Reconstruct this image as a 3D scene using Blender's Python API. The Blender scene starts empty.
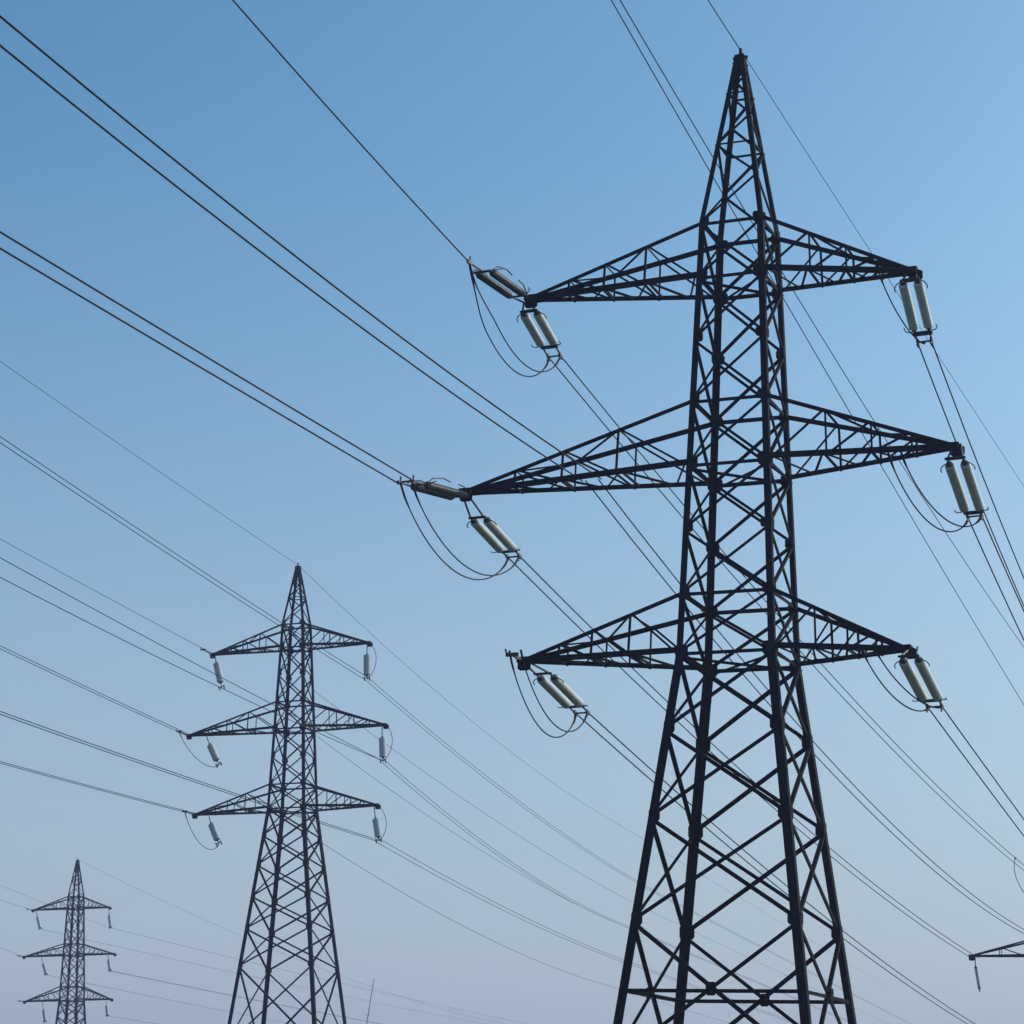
import bpy, bmesh, math, random
from mathutils import Vector, Matrix

SC = bpy.context.scene
COL = SC.collection
R = math.radians
random.seed(7)

# ------------------------------------------------------------------ camera
cam_data = bpy.data.cameras.new('camera')
cam_data.sensor_width = 36.0
cam_data.lens = 36.0 * 2300.08 / 1024.0
cam_data.clip_start = 0.1
cam_data.clip_end = 8000.0
cam = bpy.data.objects.new('camera', cam_data)
COL.objects.link(cam)
PITCH, ROLL = 0.267882, 0.006
cam.matrix_world = (Matrix.Translation((0, 0, 1.6)) @ Matrix.Rotation(math.pi / 2 + PITCH, 4, 'X')
                    @ Matrix.Rotation(ROLL, 4, 'Z'))
SC.camera = cam

# ------------------------------------------------------------------ sky, sun, exposure
SUN_AZ, SUN_EL = 66.2, 26.2          # azimuth from +Y towards +X
SKY_SAT, SKY_TINT, SKY_AIR, SKY_DUST = 1.20, (1.06, 1.21, 1.06), 1.03, 2.39
MIST_COLOR, MIST_MAX, MIST_TOP = (2.98, 3.27, 4.02), 0.82, 0.453
HAZE_COLOR = (0.5, 0.6, 1.0)
HAZE_DENSITY = 0.00062
W = bpy.data.worlds.new('World')
SC.world = W
W.use_nodes = True
nt = W.node_tree
nt.nodes.clear()
sky = nt.nodes.new('ShaderNodeTexSky')
sky.sky_type = 'NISHITA'
sky.sun_disc = False
sky.sun_elevation = R(SUN_EL)
sky.sun_rotation = R(SUN_AZ)
sky.altitude = 0.0
sky.air_density = SKY_AIR
sky.dust_density = SKY_DUST
sky.ozone_density = 3.67
bg = nt.nodes.new('ShaderNodeBackground')
bg.inputs['Strength'].default_value = 0.15
wo = nt.nodes.new('ShaderNodeOutputWorld')
hs = nt.nodes.new('ShaderNodeHueSaturation')
hs.inputs['Saturation'].default_value = SKY_SAT
tint = nt.nodes.new('ShaderNodeMix')
tint.data_type = 'RGBA'
tint.blend_type = 'MULTIPLY'
tint.inputs[0].default_value = 1.0
tint.inputs[7].default_value = SKY_TINT + (1.0,)
nt.links.new(sky.outputs['Color'], hs.inputs['Color'])
nt.links.new(hs.outputs['Color'], tint.inputs[6])
# pale mist low over the far horizon, part of the sky itself
tcw = nt.nodes.new('ShaderNodeTexCoord')
sep = nt.nodes.new('ShaderNodeSeparateXYZ')
mr = nt.nodes.new('ShaderNodeMapRange')
mr.interpolation_type = 'SMOOTHSTEP'
mr.inputs['From Min'].default_value = -0.05
mr.inputs['From Max'].default_value = MIST_TOP
mr.inputs['To Min'].default_value = MIST_MAX
mr.inputs['To Max'].default_value = 0.0
mist = nt.nodes.new('ShaderNodeMix')
mist.data_type = 'RGBA'
mist.inputs[7].default_value = MIST_COLOR + (1.0,)
nt.links.new(tcw.outputs['Generated'], sep.inputs['Vector'])
nt.links.new(sep.outputs['Z'], mr.inputs['Value'])
nt.links.new(mr.outputs['Result'], mist.inputs[0])
nt.links.new(tint.outputs[2], mist.inputs[6])
nt.links.new(mist.outputs[2], bg.inputs['Color'])
nt.links.new(bg.outputs['Background'], wo.inputs['Surface'])

sd = bpy.data.lights.new('sun', 'SUN')
sd.energy = 3.0
sd.angle = R(0.5)
sd.color = (1.0, 0.95, 0.88)
sun = bpy.data.objects.new('sun', sd)
COL.objects.link(sun)
sun.rotation_euler = (R(90 - SUN_EL), 0, R(180 - SUN_AZ))
sun.location = (40, 30, 60)

SC.view_settings.view_transform = 'Standard'
SC.view_settings.look = 'None'
SC.view_settings.exposure = 0.0
SC.view_settings.gamma = 1.0

# ------------------------------------------------------------------ materials
def mat(name, base, rough=0.6, metal=0.0, var=0.35, scale=6.0, spec=0.3, bump=0.0):
    m = bpy.data.materials.new(name)
    m.use_nodes = True
    t = m.node_tree
    p = t.nodes['Principled BSDF']
    tc = t.nodes.new('ShaderNodeTexCoord')
    nz = t.nodes.new('ShaderNodeTexNoise')
    nz.inputs['Scale'].default_value = scale
    nz.inputs['Detail'].default_value = 6.0
    rp = t.nodes.new('ShaderNodeValToRGB')
    lo = [c * (1 - var) for c in base] + [1]
    hi = [min(1, c * (1 + var)) for c in base] + [1]
    rp.color_ramp.elements[0].position = 0.3
    rp.color_ramp.elements[1].position = 0.7
    rp.color_ramp.elements[0].color = lo
    rp.color_ramp.elements[1].color = hi
    t.links.new(tc.outputs['Object'], nz.inputs['Vector'])
    t.links.new(nz.outputs['Fac'], rp.inputs['Fac'])
    t.links.new(rp.outputs['Color'], p.inputs['Base Color'])
    p.inputs['Roughness'].default_value = rough
    p.inputs['Metallic'].default_value = metal
    p.inputs['Specular IOR Level'].default_value = spec
    if bump:
        b = t.nodes.new('ShaderNodeBump')
        b.inputs['Strength'].default_value = bump
        t.links.new(nz.outputs['Fac'], b.inputs['Height'])
        t.links.new(b.outputs['Normal'], p.inputs['Normal'])
    return m

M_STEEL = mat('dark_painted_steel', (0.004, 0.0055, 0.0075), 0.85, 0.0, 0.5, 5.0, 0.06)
M_FIT = mat('weathered_galvanised_fittings', (0.045, 0.05, 0.055), 0.6, 0.0, 0.4, 20.0, 0.25)
M_WIRE = mat('weathered_aluminium_conductor', (0.011, 0.014, 0.018), 0.65, 0.0, 0.25, 3.0, 0.1)
M_INS = mat('grey_glazed_porcelain', (0.50, 0.545, 0.57), 0.6, 0.0, 0.12, 9.0, 0.25)
M_INS_DARK = mat('dark_glazed_porcelain', (0.07, 0.075, 0.075), 0.35, 0.0, 0.2, 9.0, 0.4)
M_CONC = mat('foundation_concrete', (0.3, 0.29, 0.27), 0.9, 0.0, 0.3, 3.0, 0.2, 0.3)
M_MAST = mat('grey_mast_paint', (0.24, 0.25, 0.27), 0.7, 0.0, 0.3, 2.0, 0.2)
M_GRASS = mat('meadow_grass', (0.06, 0.075, 0.03), 0.95, 0.0, 0.5, 0.15, 0.1, 0.6)

# ------------------------------------------------------------------ helpers
def tag(o, label=None, cat=None, group=None, kind=None):
    if label: o['label'] = label
    if cat: o['category'] = cat
    if group: o['group'] = group
    if kind: o['kind'] = kind
    return o

def empty(name, loc=(0, 0, 0), rot=(0, 0, 0)):
    o = bpy.data.objects.new(name, None)
    o.empty_display_size = 0.5
    o.location = loc
    o.rotation_euler = rot
    COL.objects.link(o)
    return o

class MB:
    """collects shapes that become ONE mesh object"""
    def __init__(self):
        self.v, self.f = [], []
    def prism(self, prof, p, q, ax, ay):
        n = len(prof)
        i0 = len(self.v)
        for c in (p, q):
            for (a, b) in prof:
                self.v.append(c + ax * a + ay * b)
        for i in range(n):
            j = (i + 1) % n
            self.f.append((i0 + i, i0 + j, i0 + n + j, i0 + n + i))
        self.f.append(tuple(i0 + n - 1 - i for i in range(n)))
        self.f.append(tuple(i0 + n + i for i in range(n)))
    def angle(self, p, q, w, t, a, b):
        """rolled steel angle from p to q; flanges grow along a and b from the heel line"""
        p, q, a, b = Vector(p), Vector(q), Vector(a), Vector(b)
        d = (q - p).normalized()
        a = (a - d * a.dot(d)).normalized()
        b = (b - d * b.dot(d) - a * b.dot(a)).normalized()
        prof = [(0, 0), (w, 0), (w, t), (t, t), (t, w), (0, w)]
        if d.dot(a.cross(b)) < 0:
            prof = prof[::-1]
        self.prism(prof, p, q, a, b)
    def box(self, p, q, w, h, up=(0, 0, 1)):
        p, q = Vector(p), Vector(q)
        d = (q - p).normalized()
        up = Vector(up)
        x = d.cross(up)
        if x.length < 1e-4:
            x = d.cross(Vector((1, 0, 0)))
        x.normalize()
        y = x.cross(d)
        self.prism([(-w / 2, -h / 2), (w / 2, -h / 2), (w / 2, h / 2), (-w / 2, h / 2)], p, q, x, y)
    def tube(self, pts, r, n=8, closed=False):
        pts = [Vector(p) for p in pts]
        i0 = len(self.v)
        m = len(pts)
        x = None
        for k in range(m):
            if closed:
                d = (pts[(k + 1) % m] - pts[k - 1]).normalized()
            else:
                d = (pts[min(k + 1, m - 1)] - pts[max(k - 1, 0)]).normalized()
            if x is None:
                x = d.cross(Vector((0, 0, 1)))
                if x.length < 0.05:
                    x = d.cross(Vector((1, 0, 0)))
            x = (x - d * x.dot(d)).normalized()
            y = d.cross(x)
            rr = r[k] if isinstance(r, (list, tuple)) else r
            for j in range(n):
                a = 2 * math.pi * j / n
                self.v.append(pts[k] + x * (rr * math.cos(a)) + y * (rr * math.sin(a)))
        for k in range(m if closed else m - 1):
            k2 = (k + 1) % m
            for j in range(n):
                j2 = (j + 1) % n
                self.f.append((i0 + k * n + j, i0 + k * n + j2, i0 + k2 * n + j2, i0 + k2 * n + j))
        if not closed:
            self.f.append(tuple(i0 + n - 1 - j for j in range(n)))
            self.f.append(tuple(i0 + (m - 1) * n + j for j in range(n)))
    def lathe(self, prof, n=20, c=(0, 0)):
        """profile of (radius, z) turned about the local z axis at c"""
        i0 = len(self.v)
        for (r, z) in prof:
            for j in range(n):
                a = 2 * math.pi * j / n
                self.v.append(Vector((c[0] + r * math.cos(a), c[1] + r * math.sin(a), z)))
        for k in range(len(prof) - 1):
            for j in range(n):
                j2 = (j + 1) % n
                self.f.append((i0 + k * n + j, i0 + k * n + j2, i0 + (k + 1) * n + j2, i0 + (k + 1) * n + j))
        self.f.append(tuple(i0 + n - 1 - j for j in range(n)))
        self.f.append(tuple(i0 + (len(prof) - 1) * n + j for j in range(n)))
    def plate(self, c, ax, ay, w, h, t):
        """chamfered gusset plate centred on c, spanned by ax, ay"""
        c, ax, ay = Vector(c), Vector(ax).normalized(), Vector(ay)
        ay = (ay - ax * ay.dot(ax)).normalized()
        n = ax.cross(ay)
        k = 0.18
        prof = [(-w/2, -h/2+h*k), (-w/2+w*k, -h/2), (w/2-w*k, -h/2), (w/2, -h/2+h*k),
                (w/2, h/2-h*k), (w/2-w*k, h/2), (-w/2+w*k, h/2), (-w/2, h/2-h*k)]
        self.prism(prof, c - n * (t / 2), c + n * (t / 2), ax, ay)
    def build(self, name, m, parent=None, smooth=False, origin=None):
        me = bpy.data.meshes.new(name)
        o0 = Vector(origin) if origin is not None else Vector((0, 0, 0))
        me.from_pydata([v - o0 for v in self.v], [], self.f)
        bm = bmesh.new()
        bm.from_mesh(me)
        bmesh.ops.recalc_face_normals(bm, faces=bm.faces)
        bm.to_mesh(me)
        bm.free()
        if smooth:
            for p in me.polygons:
                p.use_smooth = len(p.vertices) == 4
        me.materials.append(m)
        o = bpy.data.objects.new(name, me)
        o.location = o0
        COL.objects.link(o)
        if parent:
            o.parent = parent
        return o

# ------------------------------------------------------------------ terrain (out of the frame below, follows the tower bases)
GP = [(5.5, 53.8, 0.0, 40), (-12.6, 132.7, 6.8, 45), (-45.9, 245.9, 3.0, 60), (30.1, 115.2, -6.7, 30)]
def ground_z(x, y):
    s, w0 = 0.0, 0.35
    ws = w0
    for (px, py, h, rad) in GP:
        d2 = ((x - px) ** 2 + (y - py) ** 2) / (rad * rad)
        w = 1.0 / (d2 * d2 + 0.0004)
        s += w * h
        ws += w
    return s / ws

def make_ground():
    v, f = [], []
    def axis(lo, hi, fine_lo, fine_hi, step, coarse):
        a = [lo + i * coarse for i in range(int((fine_lo - lo) / coarse))]
        a += [fine_lo + i * step for i in range(int((fine_hi - fine_lo) / step) + 1)]
        k = fine_hi + coarse
        while k <= hi:
            a.append(k); k += coarse
        return a
    xs = axis(-1500, 1500, -150, 150, 5, 90)
    ys = axis(-600, 2400, -60, 360, 5, 90)
    for y in ys:
        for x in xs:
            v.append((x, y, ground_z(x, y)))
    n = len(xs)
    for j in range(len(ys) - 1):
        for i in range(n - 1):
            f.append((j * n + i, j * n + i + 1, (j + 1) * n + i + 1, (j + 1) * n + i))
    me = bpy.data.meshes.new('ground')
    me.from_pydata(v, [], f)
    for p in me.polygons:
        p.use_smooth = True
    me.materials.append(M_GRASS)
    o = bpy.data.objects.new('ground', me)
    COL.objects.link(o)
    tag(o, 'gently rolling grass meadow under the pylons', 'ground', kind='structure')
make_ground()

# ------------------------------------------------------------------ lattice pylons
def pylon(label, pos, yaw, lean, base_h, Z, hw1, hw3, slope, arms, lv_low, tip_z, top_w=0.12, k=1.0,
          brackets=(), bracket_len=1.2, ring=True):
    """pos: point on the axis at the level of the middle crossarm's lower chords.
    Z: heights above it of the crossarm chords and the apex. arms: (left, right) reach per level."""
    rot = Matrix.Rotation(yaw, 3, 'Z') @ Matrix.Rotation(lean, 3, 'Y')
    base = Vector(pos) + rot @ Vector((0, 0, -base_h))
    root = empty('lattice_pylon', base, (0, lean, yaw))
    tag(root, label, 'pylon', 'lattice power pylons')
    H = base_h
    z1t, z1b, z2t, z2b, z3t, z3b, zap = [z + H for z in Z]

    def hw(z):
        if z > z1t:
            return hw1 + (top_w - hw1) * (z - z1t) / (zap - z1t)
        if z >= z3b:
            return hw1 + (hw3 - hw1) * (z1t - z) / (z1t - z3b)
        return hw3 + slope * (z3b - z)
    def cn(sx, sy, z):
        h = hw(z)
        return Vector((sx * h, sy * h, z))
    low = [z + H for z in lv_low]
    mid1, mid2 = (z1b + z2t) / 2, (z2b + z3t) / 2
    levels = [z1t, z1b, mid1, z2t, z2b, mid2, z3t, z3b] + low + [0.0]
    # legs: rolled angles, heavier towards the ground
    for sx in (-1, 1):
        for sy in (-1, 1):
            m = MB()
            a, b = (-sx, 0, 0), (0, -sy, 0)
            m.angle(cn(sx, sy, -0.3), cn(sx, sy, z3b), 0.205 * k, 0.030, a, b)
            m.angle(cn(sx, sy, z3b), cn(sx, sy, z1t), 0.155 * k, 0.026, a, b)
            m.angle(cn(sx, sy, z1t), cn(sx, sy, zap), 0.12 * k, 0.018, a, b)
            m.build('leg', M_STEEL, root)
            f = MB()
            c = cn(sx, sy, 0)
            f.box(c + Vector((0, 0, -1.6)), c + Vector((0, 0, 0.25)), 0.9, 0.9)
            f.build('footing', M_CONC, root)
    faces = [((-1, -1), (1, -1), Vector((0, -1, 0))), ((1, -1), (1, 1), Vector((1, 0, 0))),
             ((1, 1), (-1, 1), Vector((0, 1, 0))), ((-1, 1), (-1, -1), Vector((-1, 0, 0)))]
    # cross braces, one X per face and panel
    for i in range(len(levels) - 1):
        zt, zb = levels[i], levels[i + 1]
        w = (0.090 if zb < z3b - 0.01 else 0.070) * k
        for (A, B, n) in faces:
            m = MB()
            o = 0.012
            def ins(P, za, Q, zc):
                p0, q0 = cn(*P, za), cn(*Q, zc)
                u = (q0 - p0).normalized() * 0.07
                return p0 + u, q0 - u
            p1, q1 = ins(A, zb, B, zt)
            p2, q2 = ins(B, zb, A, zt)
            m.angle(p1 - n * o, q1 - n * o, w, 0.012, (0, 0, -1), -n)
            m.angle(p2 - n * 0.034, q2 - n * 0.034, w, 0.012, (0, 0, -1), -n)
            m.build('cross_brace', M_STEEL, root)
    # peak: single zigzag lacing per face
    fr = [0.0, 0.27, 0.47, 0.64, 0.78, 0.89, 0.97]
    zs = [z1t + (zap - z1t) * t for t in fr]
    for fi, (A, B, n) in enumerate(faces):
        m = MB()
        for i in range(len(zs) - 1):
            P, Q = (A, B) if (i + fi) % 2 == 0 else (B, A)
            m.angle(cn(*P, zs[i]) - n * 0.012, cn(*Q, zs[i + 1]) - n * 0.012, 0.06 * k, 0.01, (0, 0, -1), -n)
            if i in (2, 4):
                m.angle(cn(*A, zs[i]) - n * 0.03, cn(*B, zs[i]) - n * 0.03, 0.045 * k, 0.01, (0, 0, -1), -n)
        m.build('peak_lacing', M_STEEL, root)
    c = MB()
    c.box((0, 0, zap - 0.12), (0, 0, zap + 0.05), 0.25 * k, 0.25 * k, (0, 1, 0))
    c.tube([(-0.19, 0, zap), (0.19, 0, zap)], 0.045, 10)
    c.tube([(0, 0, zap), (0, 0, zap + 0.26)], 0.04, 8)
    c.build('peak_cap', M_STEEL, root)
    # horizontal rings, with a plan cross at the crossarm bottoms
    zlow_ring = H - 12.5 if ring else None
    for z, plan in [(z1t, 0), (z1b, 1), (z2t, 0), (z2b, 1), (z3t, 0), (z3b, 1)] + ([(zlow_ring, 0)] if zlow_ring else []):
        m = MB()
        for (A, B, n) in faces:
            m.angle(cn(*A, z) - n * 0.045, cn(*B, z) - n * 0.045, 0.085 * k, 0.012, (0, 0, -1), -n)
        if plan:
            m.angle(cn(-1, -1, z - 0.1), cn(1, 1, z - 0.1), 0.06 * k, 0.01, (1, -1, 0), (0, 0, -1))
            m.angle(cn(1, -1, z - 0.118), cn(-1, 1, z - 0.118), 0.06 * k, 0.01, (1, 1, 0), (0, 0, -1))
        m.build('ring_frame', M_STEEL, root)
    # gusset plates where braces meet the legs
    for z in levels[:-1]:
        big = 1.35 if z in (z1b, z2b, z3b) else 1.0
        for sx in (-1, 1):
            for sy in (-1, 1):
                m = MB()
                s = (0.24 if z > z3b - 0.01 else 0.29) * k * big
                p = cn(sx, sy, z)
                m.plate(p + Vector((-sx * 0.16, sy * 0.006, 0)), (0, 0, 1), (1, 0, 0), s, s * 0.8, 0.012)
                m.plate(p + Vector((sx * 0.006, -sy * 0.16, 0)), (0, 0, 1), (0, 1, 0), s, s * 0.8, 0.012)
                m.build('gusset_plate', M_STEEL, root)
    if zlow_ring:
        for (A, B, n) in faces:
            p = (cn(*A, zlow_ring) + cn(*B, zlow_ring)) / 2 + n * 0.03
            m = MB()
            m.plate(p, (0, 0, 1), n.cross(Vector((0, 0, 1))), 0.30, 0.24, 0.02)
            m.build('gusset_plate', M_STEEL, root)
    # crossarms
    for lv, (zt, zb) in enumerate([(z1t, z1b), (z2t, z2b), (z3t, z3b)]):
        for side in (0, 1):
            sx = -1 if side == 0 else 1
            L = arms[lv][side]
            tz = tip_z[lv][side] + H
            tipm = MB()
            T = Vector((sx * L, 0, tz))
            tipm.box(T + Vector((-sx * 0.35, 0, 0.02)), T + Vector((sx * (0.15 if sx < 0 else 0.05), 0, 0.02)), 0.30 * k, 0.14 * k)
            tipm.plate(T + Vector((sx * 0.0, 0, -0.10)), (1, 0, 0), (0, 0, 1), 0.34, 0.26, 0.03)
            tipm.tube([T + Vector((0, -0.2, -0.06)), T + Vector((0, 0.2, -0.06))], 0.045, 8)
            arm = tipm.build('crossarm', M_STEEL, root)
            ch = {}
            for key, z0, zz in (('b', zb, tz - 0.05), ('t', zt, tz + 0.09)):
                for sy in (-1, 1):
                    a0 = cn(sx, sy, z0)
                    a1 = Vector((sx * (L - 0.12), sy * 0.11, zz))
                    ch[key, sy] = (a0, a1)
                    m = MB()
                    w = (0.122 if key == 'b' else 0.100) * k
                    m.angle(a0, a1, w, 0.014, (0, -sy, 0), (0, 0, -1 if key == 't' else 1))
                    m.build('chord', M_STEEL, arm)
            def on(key, sy, t):
                a0, a1 = ch[key, sy]
                return a0.lerp(a1, t)
            ts = [0.0, 0.31, 0.56, 0.78]
            for sy in (-1, 1):
                n = Vector((0, sy, 0))
                for i in (1, 2, 3):
                    m = MB()
                    m.angle(on('t', sy, ts[i]) - n * 0.015 - Vector((0, 0, 0.03)), on('b', sy, ts[i]) - n * 0.015, 0.05 * k, 0.009, (sx, 0, 0), -n)
                    m.build('post', M_STEEL, arm)
                    m = MB()
                    m.angle(on('t', sy, ts[i]) - n * 0.028 - Vector((0, 0, 0.04)), on('b', sy, ts[i - 1] + 0.015) - n * 0.028, 0.052 * k, 0.009, (0, 0, 1), -n)
                    m.build('diagonal', M_STEEL, arm)
            # lacing between the two lower chords and, lighter, between the two upper chords
            for key, tt, w in (('b', [0.0, 0.14, 0.29, 0.43, 0.56, 0.68, 0.79, 0.89], 0.05), ('t', [0.31, 0.56, 0.78], 0.04)):
                m = MB()
                zo = Vector((0, 0, 0.02 if key == 'b' else -0.04))
                zf = (0, 0, 1 if key == 'b' else -1)
                for i in range(len(tt) - 1):
                    s0 = -1 if i % 2 == 0 else 1
                    m.angle(on(key, s0, tt[i]) + zo, on(key, -s0, tt[i + 1]) + zo, w * k, 0.008, (sx, 0, 0), zf)
                    if i and key == 'b' and i % 2 == 0:
                        m.angle(on(key, -1, tt[i]) + Vector((0, 0, 0.035)), on(key, 1, tt[i]) + Vector((0, 0, 0.035)), w * k, 0.008, (sx, 0, 0), (0, 0, 1))
                m.build('lacing', M_STEEL, arm)
            for t in ts[1:]:
                for key, zf in (('t', -1), ('b', 1)):
                    m = MB()
                    m.angle(on(key, -1, t) - Vector((0, 0, 0.02)), on(key, 1, t) - Vector((0, 0, 0.02)), 0.045 * k, 0.008, (sx, 0, 0), (0, 0, zf))
                    m.build('strut', M_STEEL, arm)
            if (lv, side) in brackets:
                m = MB()
                e = T + Vector((-sx * 0.02, -bracket_len, 0.0))
                m.box(T, e, 0.05, 0.07)
                m.box(e + Vector((-0.16, 0, 0.0)), e + Vector((0.16, 0, 0.0)), 0.07, 0.09)
                m.tube([e + Vector((-0.14, 0, 0)), e + Vector((-0.14, -0.1, 0.12))], 0.025, 6)
                m.tube([e + Vector((0.14, 0, 0)), e + Vector((0.14, -0.1, -0.12))], 0.025, 6)
                m.build('end_bracket', M_FIT, arm)
    return root

Z_MAIN = (6.298, 4.857, 1.621, 0.0, -3.205, -4.652, 11.02)
LOW_MAIN = (-6.47, -8.55, -10.94, -14.2)
pylon('tall dark lattice pylon standing nearest, in front of all the others', (5.544, 53.811, 17.424), -0.380385, 0.02293, 17.424,
      Z_MAIN, 0.8168, 1.1948, 0.12289, ((5.588, 4.406), (7.238, 5.317), (5.52, 4.099)), LOW_MAIN,
      ((5.07, 4.689), (0.02, 0.181), (-4.44, -4.615)), brackets=((2, 0),), bracket_len=0.86)
pylon('mid-size lattice pylon left of the big near one, with single grey insulators', (-12.608, 132.733, 24.771), -0.274017, -0.01, 18.1,
      (6.248, 4.856, 1.597, 0.0, -3.251, -4.654, 9.80), 0.692, 1.15, 0.119, ((5.28, 4.581), (6.621, 5.623), (6.092, 5.195)),
      (-6.2, -7.9, -9.7, -11.5, -13.6), ((4.80, 4.90), (0.0, 0.0), (-4.70, -4.62)), k=1.02,
      brackets=((0, 0), (1, 0), (2, 0)), bracket_len=1.5, ring=False)
pylon('smallest and farthest lattice pylon, fading blue in the haze at the lower left', (-45.862, 245.922, 20.413), -0.249746, -0.015, 17.5,
      (6.147, 4.857, 1.214, 0.0, -3.205, -4.652, 9.93), 0.671, 1.036, 0.072, ((4.90, 3.923), (5.681, 4.683), (5.377, 4.526)),
      (-6.2, -7.9, -9.7, -11.5, -13.6), ((4.86, 4.86), (0.0, 0.0), (-4.65, -4.65)), k=1.15,
      brackets=((0, 0), (1, 0), (2, 0)), bracket_len=1.3, ring=False)
pylon('hazy lattice pylon cut off by the right edge, only a crossarm tip showing', (30.071, 115.153, 10.697), -0.380385, 0.0, 17.4,
      (6.298, 4.857, 1.621, 0.0, -3.205, -4.652, 17.8), 0.8168, 1.1948, 0.12289, ((3.95, 4.406), (7.238, 5.317), (5.52, 4.099)), LOW_MAIN,
      ((5.0, 4.86), (0.153, 0.18), (-4.4, -4.6)), k=0.8)

# ------------------------------------------------------------------ insulator sets
def insulator_set(label, T, A, C, s0, s1, yaw, twin=0.36, dia=0.24, horns=True, name='insulator_set', tone=None, group='insulator strings', wire_sep=0.34):
    """hangs from crossarm tip T by a link to A and pulls towards the clamp C; insulator bodies fill s0..s1 of A-C"""
    T, A, C = Vector(T), Vector(A), Vector(C)
    d = (C - A)
    L = d.length
    d.normalize()
    armx = Vector((math.cos(yaw), math.sin(yaw), 0))
    x = (armx - d * armx.dot(d)).normalized()
    z = -d
    y = z.cross(x)
    root = empty(name, A)
    root.matrix_world = Matrix(((x.x, y.x, z.x, A.x), (x.y, y.y, z.y, A.y), (x.z, y.z, z.z, A.z), (0, 0, 0, 1)))
    tag(root, label, 'insulator', group)
    inv = root.matrix_world.inverted()
    tl = inv @ T
    b0, b1 = -L * s0, -L * s1
    r = dia / 2
    # links up to the crossarm tip
    m = MB()
    xs = [-twin / 2, twin / 2] if twin else [0.0]
    for xx in xs:
        top = tl + inv.to_3x3() @ Vector((0, 0, -0.06)) + Vector((xx * 0.45, 0, 0))
        m.tube([top, Vector((xx, 0, b0 * 0.5)), Vector((xx, 0, b0 + 0.02))], 0.028, 6)
    m.build('hanger_link', M_FIT, root)
    if twin:
        for zz, hh in ((b0 * 0.5, 0.11), (b1 - 0.19, 0.13)):
            m = MB()
            m.plate((0, 0, zz), (1, 0, 0), (0, 0, 1), twin + 0.13, hh, 0.025)
            if zz < b0 and not wire_sep:
                m.tube([(0, 0, zz), (0, 0, -L + 0.1)], 0.03, 6)
            m.build('yoke_plate', M_FIT, root)
    for xx in xs:
        m = MB()
        n = max(10, int((b0 - b1) / 0.075))
        prof = [(r * 0.72, b0)]
        for i in range(n):
            za = b0 + (b1 - b0) * (i + 0.15) / n
            zb = b0 + (b1 - b0) * (i + 0.62) / n
            zc = b0 + (b1 - b0) * (i + 0.8) / n
            zd = b0 + (b1 - b0) * (i + 0.98) / n
            prof += [(r * 0.84, za), (r, zb), (r, zc), (r * 0.82, zd)]
        prof += [(r * 0.72, b1)]
        m.lathe(prof, 20, (xx, 0))
        ins = m.build('insulator', tone or M_INS, root, smooth=True)
        m = MB()
        m.lathe([(0.04, b0 + 0.1), (0.075, b0 + 0.06), (0.075, b0 - 0.005)], 12, (xx, 0))
        m.build('end_fitting', M_FIT, ins)
        m = MB()
        m.lathe([(0.075, b1 + 0.005), (0.075, b1 - 0.06), (0.04, b1 - 0.1)], 12, (xx, 0))
        m.tube([(xx, 0, b1 - 0.05), (xx, 0, -L if (wire_sep or not twin) else b1 - 0.25)], 0.026, 6)
        m.build('end_fitting', M_FIT, ins)
        if horns:
            m = MB()
            for zz, sg in ((b0 + 0.06, -1), (b1 - 0.12, 1)):
                pts = []
                ox = 1 if xx > 0 else -1
                for q in range(7):
                    a = q / 6 * 1.9
                    pts.append((xx + ox * (0.05 + 0.17 * math.sin(a)), -0.10 * math.sin(a * 0.6), zz + sg * 0.16 * (1 - math.cos(a))))
                m.tube(pts, 0.014, 6)
            m.build('arcing_horn', M_FIT, root)
    if tone:
        for sg in (-1, 1):
            m = MB()
            m.tube([(sg * (twin / 2 + 0.10), -0.03, b1 - 0.19), (sg * (twin / 2 + 0.13), -0.16, b1 + 0.05),
                    (sg * (twin / 2 + 0.13), -0.24, b1 * 0.7 + b0 * 0.3), (sg * (twin / 2 + 0.12), -0.20, b1 * 0.5 + b0 * 0.5)], 0.018, 6)
            m.build('guard_horn', M_FIT, root)
            m = MB()
            m.tube([(sg * (twin / 2 + 0.06), -0.03, b0 * 0.5), (sg * (twin / 2 + 0.10), -0.18, b0 * 0.9 + b1 * 0.1),
                    (sg * (twin / 2 + 0.10), -0.20, b0 * 0.75 + b1 * 0.25)], 0.018, 6)
            m.build('guard_horn', M_FIT, root)
    m = MB()
    ws = [-wire_sep / 2, wire_sep / 2] if wire_sep else [0.0]
    for xx in ws:
        m.box((xx, 0, -L + 0.14), (xx, 0, -L - 0.10), 0.055, 0.085, (0, 1, 0))
        m.tube([(xx, 0, -L + 0.02), (xx, -0.02, -L + 0.05), (xx, -0.16, -L + 0.08)], 0.022, 6)
    if len(ws) > 1:
        m.tube([(ws[0], -0.02, -L + 0.06), (ws[1], -0.02, -L + 0.06)], 0.024, 6)
    m.build('wire_clamp', M_FIT, root)
    return root

YAW1, YAW2, YAW3 = -0.380385, -0.274017, -0.249746

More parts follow.
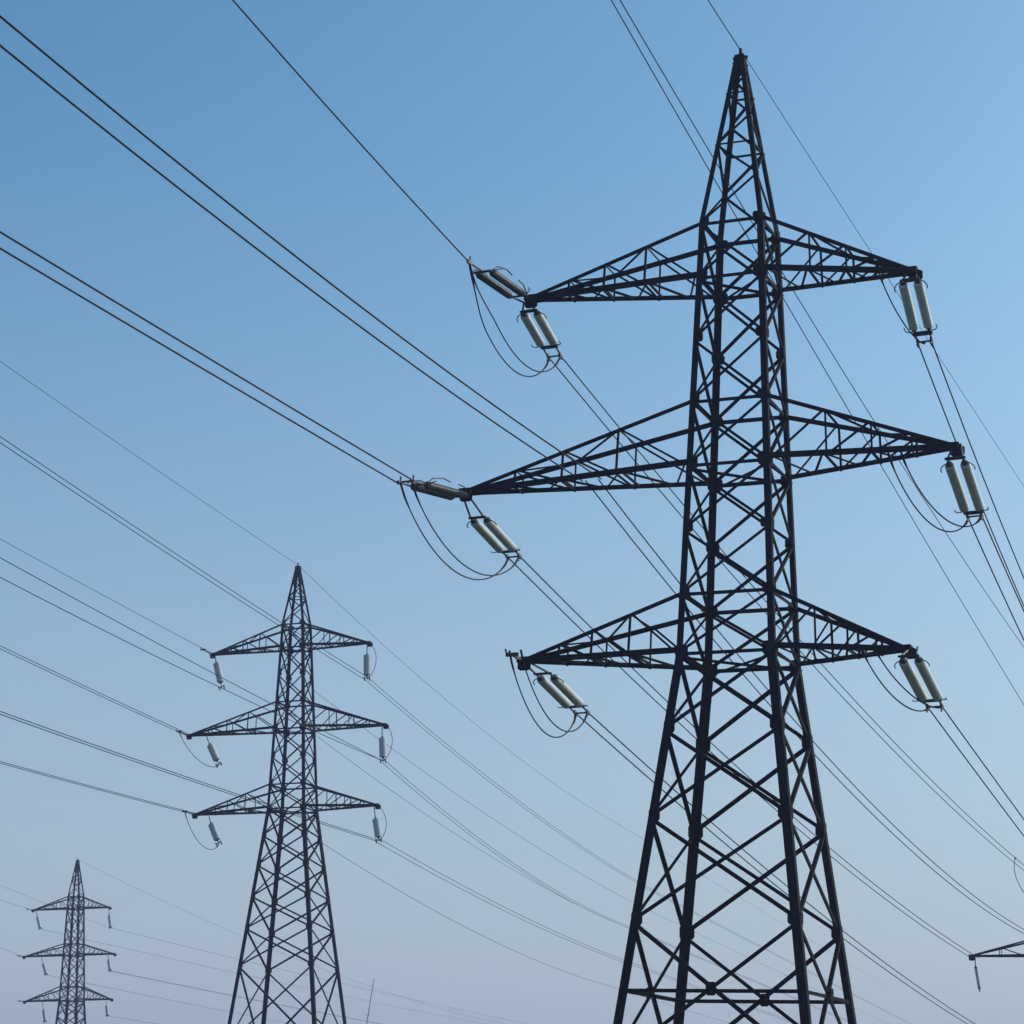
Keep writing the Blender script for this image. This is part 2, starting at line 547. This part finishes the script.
# tip, link end, clamp, start and end of the insulator bodies along link end - clamp
for label, T, A, C, s0, s1 in [
    ("twin grey insulators hanging off the left tip of the near pylon's top crossarm",
     (0.355, 55.886, 22.625), (0.356, 55.888, 22.406), (1.117, 57.791, 21.737), 0.124, 0.704),
    ("twin grey insulators hanging off the left tip of the near pylon's long middle crossarm",
     (-1.177, 56.498, 17.577), (-0.976, 57.001, 17.186), (0.061, 59.594, 16.71), 0.157, 0.8),
    ("twin grey insulators hanging off the left tip of the near pylon's lowest crossarm",
     (0.418, 55.861, 13.112), (0.674, 56.5, 13.041), (1.865, 59.479, 12.479), 0.204, 0.792),
    ("pale twin insulators hanging off the right tip of the near pylon's top crossarm",
     (9.634, 52.175, 22.113), (9.528, 51.908, 21.776), (10.127, 53.408, 20.63), 0.09, 0.755),
    ("pale twin insulators hanging off the right tip of the near pylon's middle crossarm",
     (10.481, 51.837, 17.605), (10.27, 51.309, 17.197), (11.187, 53.602, 16.257), 0.182, 0.857),
    ("pale twin insulators hanging off the right tip of the near pylon's lowest crossarm",
     (9.35, 52.289, 12.809), (9.009, 51.438, 12.485), (10.148, 54.285, 11.725), 0.168, 0.821),
    ("dark grey insulators stretched up and left from the near pylon's top crossarm tip",
     (0.355, 55.886, 22.625), (0.198, 55.494, 22.531), (-1.081, 52.294, 22.247), 0.101, 0.684),
    ("dark grey insulators stretched out flat and left of the near pylon's middle crossarm tip",
     (-1.177, 56.498, 17.577), (-1.273, 56.259, 17.429), (-2.549, 53.066, 16.897), 0.078, 0.75),
]:
    insulator_set(label, T, A, C, s0, s1, YAW1, wire_sep=0.0 if 'top crossarm tip' in label else 0.34,
                  dia=0.20 if label.startswith('dark') else 0.24, tone=M_INS_DARK if label.startswith('dark') else None)
for label, T, A, C, s0, s1 in [
    ("single tilted insulator under the mid-size pylon's top crossarm, left tip",
     (-17.737, 134.174, 29.575), (-17.6, 134.136, 29.371), (-17.092, 133.993, 27.475), 0.201, 0.811),
    ("single upright insulator under the mid-size pylon's top crossarm, right tip",
     (-8.243, 131.506, 29.672), (-8.415, 131.554, 29.486), (-8.372, 131.542, 27.585), 0.251, 0.875),
    ("single slanted insulator under the mid-size pylon's middle crossarm, left end",
     (-18.982, 134.524, 24.707), (-17.954, 134.235, 24.644), (-17.089, 133.992, 22.89), 0.307, 0.832),
    ("single upright insulator under the mid-size pylon's middle crossarm, right tip",
     (-7.194, 131.211, 24.826), (-7.425, 131.276, 24.663), (-7.326, 131.248, 22.742), 0.303, 0.877),
    ("single slanted insulator under the mid-size pylon's lowest crossarm, left end",
     (-18.429, 134.369, 20.058), (-17.566, 134.126, 19.797), (-16.899, 133.939, 18.265), 0.226, 0.839),
    ("single insulator under the mid-size pylon's lowest crossarm, right tip",
     (-7.563, 131.315, 20.168), (-7.793, 131.379, 20.053), (-7.462, 131.286, 18.159), 0.33, 0.877),
]:
    insulator_set(label, (A[0], A[1], A[2] + 0.16), A, C, s0, s1, YAW2, twin=0.0, dia=0.42, horns=False, wire_sep=0.3)
for label, T, A, C, s0, s1 in [
    ("tiny tilted insulator under the farthest pylon's top crossarm, left tip",
     (-50.681, 247.151, 25.197), (-50.339, 247.064, 25.121), (-49.748, 246.913, 23.231), 0.345, 0.94),
    ("tiny upright insulator under the farthest pylon's top crossarm, right tip",
     (-42.132, 244.971, 25.329), (-42.298, 245.013, 25.284), (-41.953, 244.925, 23.201), 0.367, 0.94),
    ("tiny slanted insulator under the farthest pylon's middle crossarm, left end",
     (-51.367, 247.326, 20.328), (-49.482, 246.845, 20.399), (-48.775, 246.665, 18.428), 0.42, 0.94),
    ("tiny upright insulator under the farthest pylon's middle crossarm, right tip",
     (-41.325, 244.765, 20.484), (-42.08, 244.957, 20.297), (-41.763, 244.876, 18.752), 0.293, 0.94),
    ("tiny slanted insulator under the farthest pylon's lowest crossarm, left end",
     (-51.005, 247.234, 15.68), (-49.083, 246.744, 15.84), (-48.595, 246.619, 13.581), 0.472, 0.94),
    ("tiny insulator under the farthest pylon's lowest crossarm, right tip",
     (-41.409, 244.786, 15.829), (-42.04, 244.947, 15.571), (-41.787, 244.883, 14.144), 0.309, 0.94),
]:
    insulator_set(label, (A[0], A[1], A[2] + 0.16), A, C, s0, s1, YAW3, twin=0.0, dia=0.34, horns=False, wire_sep=0.3)
T4 = Vector((30.071, 115.153, 10.697))
def on_t4(x, y, z):
    return T4 + Matrix.Rotation(YAW1, 3, 'Z') @ Vector((x, y, z))
for label, x, z in [('thin insulator under the crossarm tip at the right edge', -7.1, 0.153), ('thin insulator at the right edge above the cut-off crossarm', -3.9, 5.0)]:
    insulator_set(label, on_t4(x, 0, z), on_t4(x, 0, z - 0.35), on_t4(x + 0.1, 0.35, z - 1.65), 0.2, 0.9, YAW1, twin=0.0, dia=0.17, horns=False, wire_sep=0.0)

# ------------------------------------------------------------------ jumper wires
def jumper(label, P, Q, sag, sep=0.0, side=0.0, rad=0.0175, pw=0.8, group='jumper wires', bulge=(0, 0, 0), taper=False):
    P, Q, B = Vector(P), Vector(Q), Vector(bulge)
    ax = Vector((math.cos(YAW1), math.sin(YAW1), 0)) * (sep * side)
    pts = []
    for i in range(25):
        t = i / 24
        k = (4 * t * (1 - t)) ** pw
        g = min(1.0, t * 4) if taper else 1.0
        pts.append(P.lerp(Q, t) + ax * (g * g * (3 - 2 * g)) + Vector((0, 0, -sag * k)) + B * k)
    m = MB()
    m.tube(pts, [rad * (1.7 if i in (0, 1, 23, 24) else 1.0) for i in range(25)], 6)
    o = m.build('jumper_wire', M_WIRE, None, smooth=True, origin=pts[0])
    tag(o, label, 'jumper wire', group)

for label, P, Q, sag, side in [
    ("outer of two jumper wires looping under the left tip of the near pylon's top crossarm", (-1.081, 52.294, 22.247), (1.117, 57.791, 21.737), 1.42, -0.5),
    ("inner of two jumper wires looping under the left tip of the near pylon's top crossarm", (-1.081, 52.294, 22.247), (1.117, 57.791, 21.737), 1.3, 0.5),
    ("outer of two jumper wires looping under the left tip of the near pylon's middle crossarm", (-2.549, 53.066, 16.897), (0.061, 59.594, 16.71), 1.32, -0.5),
    ("inner of two jumper wires looping under the left tip of the near pylon's middle crossarm", (-2.549, 53.066, 16.897), (0.061, 59.594, 16.71), 1.22, 0.5),
    ("outer of two jumper wires looping under the left tip of the near pylon's lowest crossarm", (0.094, 55.051, 13.21), (1.865, 59.479, 12.479), 1.25, -0.5),
    ("inner of two jumper wires looping under the left tip of the near pylon's lowest crossarm", (0.094, 55.051, 13.21), (1.865, 59.479, 12.479), 1.1, 0.5),
    ("single jumper wire beside the insulators at the right tip of the near pylon's top crossarm", (8.917, 52.462, 22.06), (10.127, 53.408, 20.63), 0.35, 0),
    ("outer of two jumper wires drooping below the near pylon's middle crossarm on the right", (9.093, 52.392, 17.52), (11.187, 53.602, 16.257), 0.95, -0.5),
    ("inner of two jumper wires drooping below the near pylon's middle crossarm on the right", (9.093, 52.392, 17.52), (11.187, 53.602, 16.257), 0.82, 0.5),
    ("outer of two jumper wires drooping below the near pylon's lowest crossarm on the right", (8.36, 52.685, 12.78), (10.148, 54.285, 11.725), 0.5, -0.5),
    ("inner of two jumper wires drooping below the near pylon's lowest crossarm on the right", (8.36, 52.685, 12.78), (10.148, 54.285, 11.725), 0.36, 0.5),
]:
    jumper(label, P, Q, sag, 0.3, side, taper="left tip of the near pylon's top" in label)
for label, P, Q, B in [
    ("jumper loop curving right of the insulator at the mid-size pylon's top crossarm, right tip", (-8.243, 131.506, 29.672), (-8.372, 131.542, 27.585), (0.45, -0.12, 0)),
    ("jumper loop curving right of the insulator at the mid-size pylon's middle crossarm, right tip", (-7.194, 131.211, 24.826), (-7.326, 131.248, 22.742), (0.45, -0.12, 0)),
    ("jumper loop curving right of the insulator at the mid-size pylon's lowest crossarm, right tip", (-7.563, 131.315, 20.168), (-7.462, 131.286, 18.159), (0.45, -0.12, 0)),
]:
    jumper(label, P, Q, 0.0, rad=0.018, bulge=B)
for label, P, Q, sag in [
    ("thin jumper slung under the left end of the mid-size pylon's middle crossarm", (-19.388, 133.08, 24.707), (-17.089, 133.992, 22.89), 0.7),
    ("thin jumper slung under the left end of the mid-size pylon's lowest crossarm", (-18.835, 132.925, 20.058), (-16.899, 133.939, 18.265), 1.0),
]:
    jumper(label, P, Q, sag, rad=0.018)
jumper('thin jumper hanging at the right edge above the cut-off crossarm', on_t4(-4.75, -0.2, 5.0), on_t4(-4.2, 0.3, 2.9), 0.0, rad=0.02, bulge=(-0.35, 0, 0))

# ------------------------------------------------------------------ conductors and earth wires
def wire(label, P, az, b, c, length, dx=0.0, rad=0.018, group=None):
    flat = 'falling right from the mid-size' in label
    if flat:
        length = 300.0
    d = Vector((math.sin(R(az)), math.cos(R(az)), 0))
    P = Vector(P) + Vector((math.cos(R(az)), -math.sin(R(az)), 0)) * dx
    n = max(16, int(length / 2.0))
    pts = []
    for i in range(n + 1):
        s = length * i / n
        v = min(s, -b / (2 * c)) if flat else s
        pts.append(P + d * s + Vector((0, 0, b * v + c * v * v - 0.006 * (s - v))))
    m = MB()
    m.tube(pts, rad, 6)
    o = m.build('power_line_wire', M_WIRE, None, smooth=True, origin=pts[0])
    tag(o, label, 'wire', group or 'overhead wires')

for label, P, az, b, c, length, sep, rad in [
    ("wire running down right off the near pylon's top left insulators", (1.117, 57.791, 21.737), 21.79, -0.13099, 0.000709, 74.0, 0.34, 0.018),
    ("wire running down right off the near pylon's left middle crossarm", (0.061, 59.594, 16.71), 21.79, -0.14400, 0.000806, 63.6, 0.34, 0.018),
    ("wire running down right off the near pylon's left lowest crossarm", (1.865, 59.479, 12.479), 21.79, -0.14294, 0.000721, 60.7, 0.34, 0.018),
    ("wire running down to the right edge from the near pylon's top right insulators", (10.127, 53.408, 20.63), 21.79, -0.29564, 0.003164, 63.2, 0.34, 0.018),
    ("wire running down to the right edge from the near pylon's middle right insulators", (11.187, 53.602, 16.257), 21.79, -0.21687, 0.001887, 62.7, 0.34, 0.018),
    ("wire running down to the right edge from the near pylon's lowest right insulators", (10.148, 54.285, 11.725), 21.79, -0.11783, 0.000234, 62.4, 0.34, 0.018),
    ("lone wire rising from the near pylon's top left crossarm tip to the upper frame edge", (-18.904, 7.726, 28.824), 21.79, -0.20193, 0.001353, 48.0, 0, 0.018),
    ("wire rising from the near pylon's middle left crossarm tip to the left frame edge", (-20.372, 8.498, 16.468), 21.79, -0.00066, 0.000200, 48.0, 0.44, 0.0185),
    ("short earth wire rising from the near pylon's peak to the upper frame edge", (-12.04, 9.148, 36.603), 21.79, -0.33323, 0.003500, 48.0, 0, 0.015),
    ("faint earth wire falling right from the near pylon's peak", (5.783, 53.715, 28.671), 21.79, -0.00952, 0.000100, 66.0, 0, 0.01),
    ("wire from the top left corner to the near pylon's inner middle crossarm", (-15.828, 10.662, 19.016), 21.79, -0.10171, 0.001506, 48.0, 0.5, 0.0185),
    ("thin wire falling right from the near pylon's inner middle crossarm", (1.995, 55.23, 17.601), 21.79, -0.18660, 0.001446, 66.0, 0.34, 0.018),
    ("left of two wires dropping from the top edge behind the near pylon's upper body", (-15.746, 10.361, 39.036), 21.79, -0.16447, 0.000200, 185.0, 0, 0.018),
    ("right of two wires dropping from the top edge behind the near pylon's upper body", (-15.746, 10.361, 39.57), 21.79, -0.18614, 0.000607, 185.0, 0, 0.018),
    ("faint earth wire from the left edge down to the mid-size pylon's peak", (-35.702, 50.93, 36.181), 15.7, -0.03459, 0.000200, 85.0, 0, 0.012),
    ("faint earth wire falling right from the mid-size pylon's peak", (-12.701, 132.759, 34.686), 15.7, -0.10848, 0.000663, 163.6, 0, 0.012),
    ("wire from the left edge passing just above the mid-size pylon's top crossarm", (-31.373, 49.713, 30.369), 15.7, -0.04975, 0.000200, 85.0, 0.36, 0.018),
    ("faint wire from the left edge to the mid-size pylon's top left crossarm tip", (-40.738, 52.345, 31.509), 15.7, -0.03975, 0.000200, 85.0, 0, 0.014),
    ("upper of two wires crossing in front of the mid-size pylon's top left insulator", (-30.327, 49.419, 24.632), 15.7, -0.03924, 0.000200, 85.0, 0, 0.018),
    ("lower of two wires crossing in front of the mid-size pylon's top left insulator", (-30.327, 49.419, 23.942), 15.7, -0.04916, 0.000413, 85.0, 0, 0.018),
    ("wire from the left edge to the mid-size pylon's middle left crossarm tip", (-41.983, 52.695, 27.483), 15.7, -0.04966, 0.000200, 85.0, 0.3, 0.018),
    ("wire from the left edge between the mid-size pylon's middle and lowest crossarms", (-30.463, 49.457, 17.619), 15.7, -0.01065, 0.000200, 85.0, 0.3, 0.018),
    ("wire from the left edge to the mid-size pylon's lowest left crossarm tip", (-41.43, 52.54, 18.648), 15.7, -0.00041, 0.000200, 85.0, 0.3, 0.018),
    ("wire falling right from the mid-size pylon's top right insulator", (-8.372, 131.542, 27.585), 15.7, -0.09450, 0.000519, 170.0, 0.3, 0.0155),
    ("wire falling right from the mid-size pylon's middle right insulator", (-7.326, 131.248, 22.742), 15.7, -0.12782, 0.001056, 121.0, 0.3, 0.0155),
    ("faint wire falling right from the mid-size pylon's body under its top crossarm", (-11.571, 132.441, 27.089), 15.7, -0.07987, 0.000387, 170.0, 0, 0.013),
    ("faint wire falling right from the mid-size pylon's body at its middle crossarm", (-11.192, 132.335, 24.298), 15.7, -0.09449, 0.000575, 164.3, 0, 0.013),
    ("wire falling right from the mid-size pylon's lowest right insulator", (-7.462, 131.286, 18.159), 15.7, -0.06264, 0.000456, 137.4, 0.5, 0.016),
    ("faint wire falling right from the mid-size pylon's body under its lowest crossarm", (-10.78, 132.219, 18.143), 15.7, -0.09839, 0.000697, 141.2, 0, 0.014),
    ("faint earth wire falling right from the farthest pylon's peak", (-46.009, 245.959, 30.453), 14.31, -0.09000, 0.000250, 250, 0, 0.012),
    ("hazy wire leading right from the farthest pylon's top right insulator", (-41.953, 244.925, 23.201), 14.31, -0.01200, 0.000040, 420, 0, 0.015),
    ("hazy wire leading right from the farthest pylon's top left insulator", (-49.748, 246.913, 23.231), 14.31, -0.01200, 0.000040, 420, 0, 0.015),
    ("hazy wire leading right from the farthest pylon's middle right insulator", (-41.763, 244.876, 18.752), 14.31, -0.01200, 0.000040, 420, 0.35, 0.015),
    ("hazy wire leading right from the farthest pylon's middle left insulator", (-48.775, 246.665, 18.428), 14.31, -0.01938, 0.000040, 420, 0, 0.016),
    ("hazy wire leading right from the farthest pylon's lowest right insulator", (-41.787, 244.883, 14.144), 14.31, -0.01200, 0.000040, 420, 0, 0.015),
    ("hazy wire from the left edge to the left tip of the farthest pylon's top crossarm", (-72.925, 159.944, 30.656), 14.31, -0.07866, 0.000200, 90.0, 0, 0.014),
    ("hazy wire from the left edge to the left tip of the farthest pylon's middle crossarm", (-73.611, 160.119, 29.837), 14.31, -0.12366, 0.000200, 90.0, 0, 0.014),
    ('hazy wire from the left edge passing behind the farthest pylon to its top right insulator', (-64.197, 157.717, 30.303), 14.31, -0.09690, 0.000200, 90.0, 0, 0.012),
]:
    if sep:
        wire('left-hand ' + label, P, az, b, c, length, -sep / 2, rad)
        wire('right-hand ' + label, P, az, b, c, length, sep / 2, rad)
    else:
        wire(label, P, az, b, c, length, 0.0, rad)

# ------------------------------------------------------------------ far mast
m = MB()
gz = ground_z(-12.0, 180.0)
m.tube([(-12.0, 180.0, gz - 0.3), (-11.2, 180.0, 8.0), (-10.39, 180.0, 13.75)], [0.06, 0.045, 0.03], 8)
m.tube([(-11.0, 180.0, 11.0), (-10.6, 180.0, 11.05)], 0.02, 6)
o = m.build('mast', M_MAST, None, smooth=True, origin=(-12.0, 180.0, gz))
tag(o, 'slender leaning far mast low in the haze right of the mid-size pylon', 'mast')

# ------------------------------------------------------------------ haze
m = MB()
m.box((0, -620, 16.0), (0, 2420, 16.0), 3040, 50.0)
hz = m.build('haze', M_GRASS)
hm = bpy.data.materials.new('pale_haze')
hm.use_nodes = True
t = hm.node_tree
t.nodes.clear()
pv = t.nodes.new('ShaderNodeVolumePrincipled')
pv.inputs['Color'].default_value = HAZE_COLOR + (1.0,)
pv.inputs['Density'].default_value = HAZE_DENSITY
pv.inputs['Anisotropy'].default_value = 0.2
ou = t.nodes.new('ShaderNodeOutputMaterial')
t.links.new(pv.outputs['Volume'], ou.inputs['Volume'])
hz.data.materials.clear()
hz.data.materials.append(hm)
tag(hz, 'pale blue morning haze in the air around the pylons', 'haze', kind='stuff')
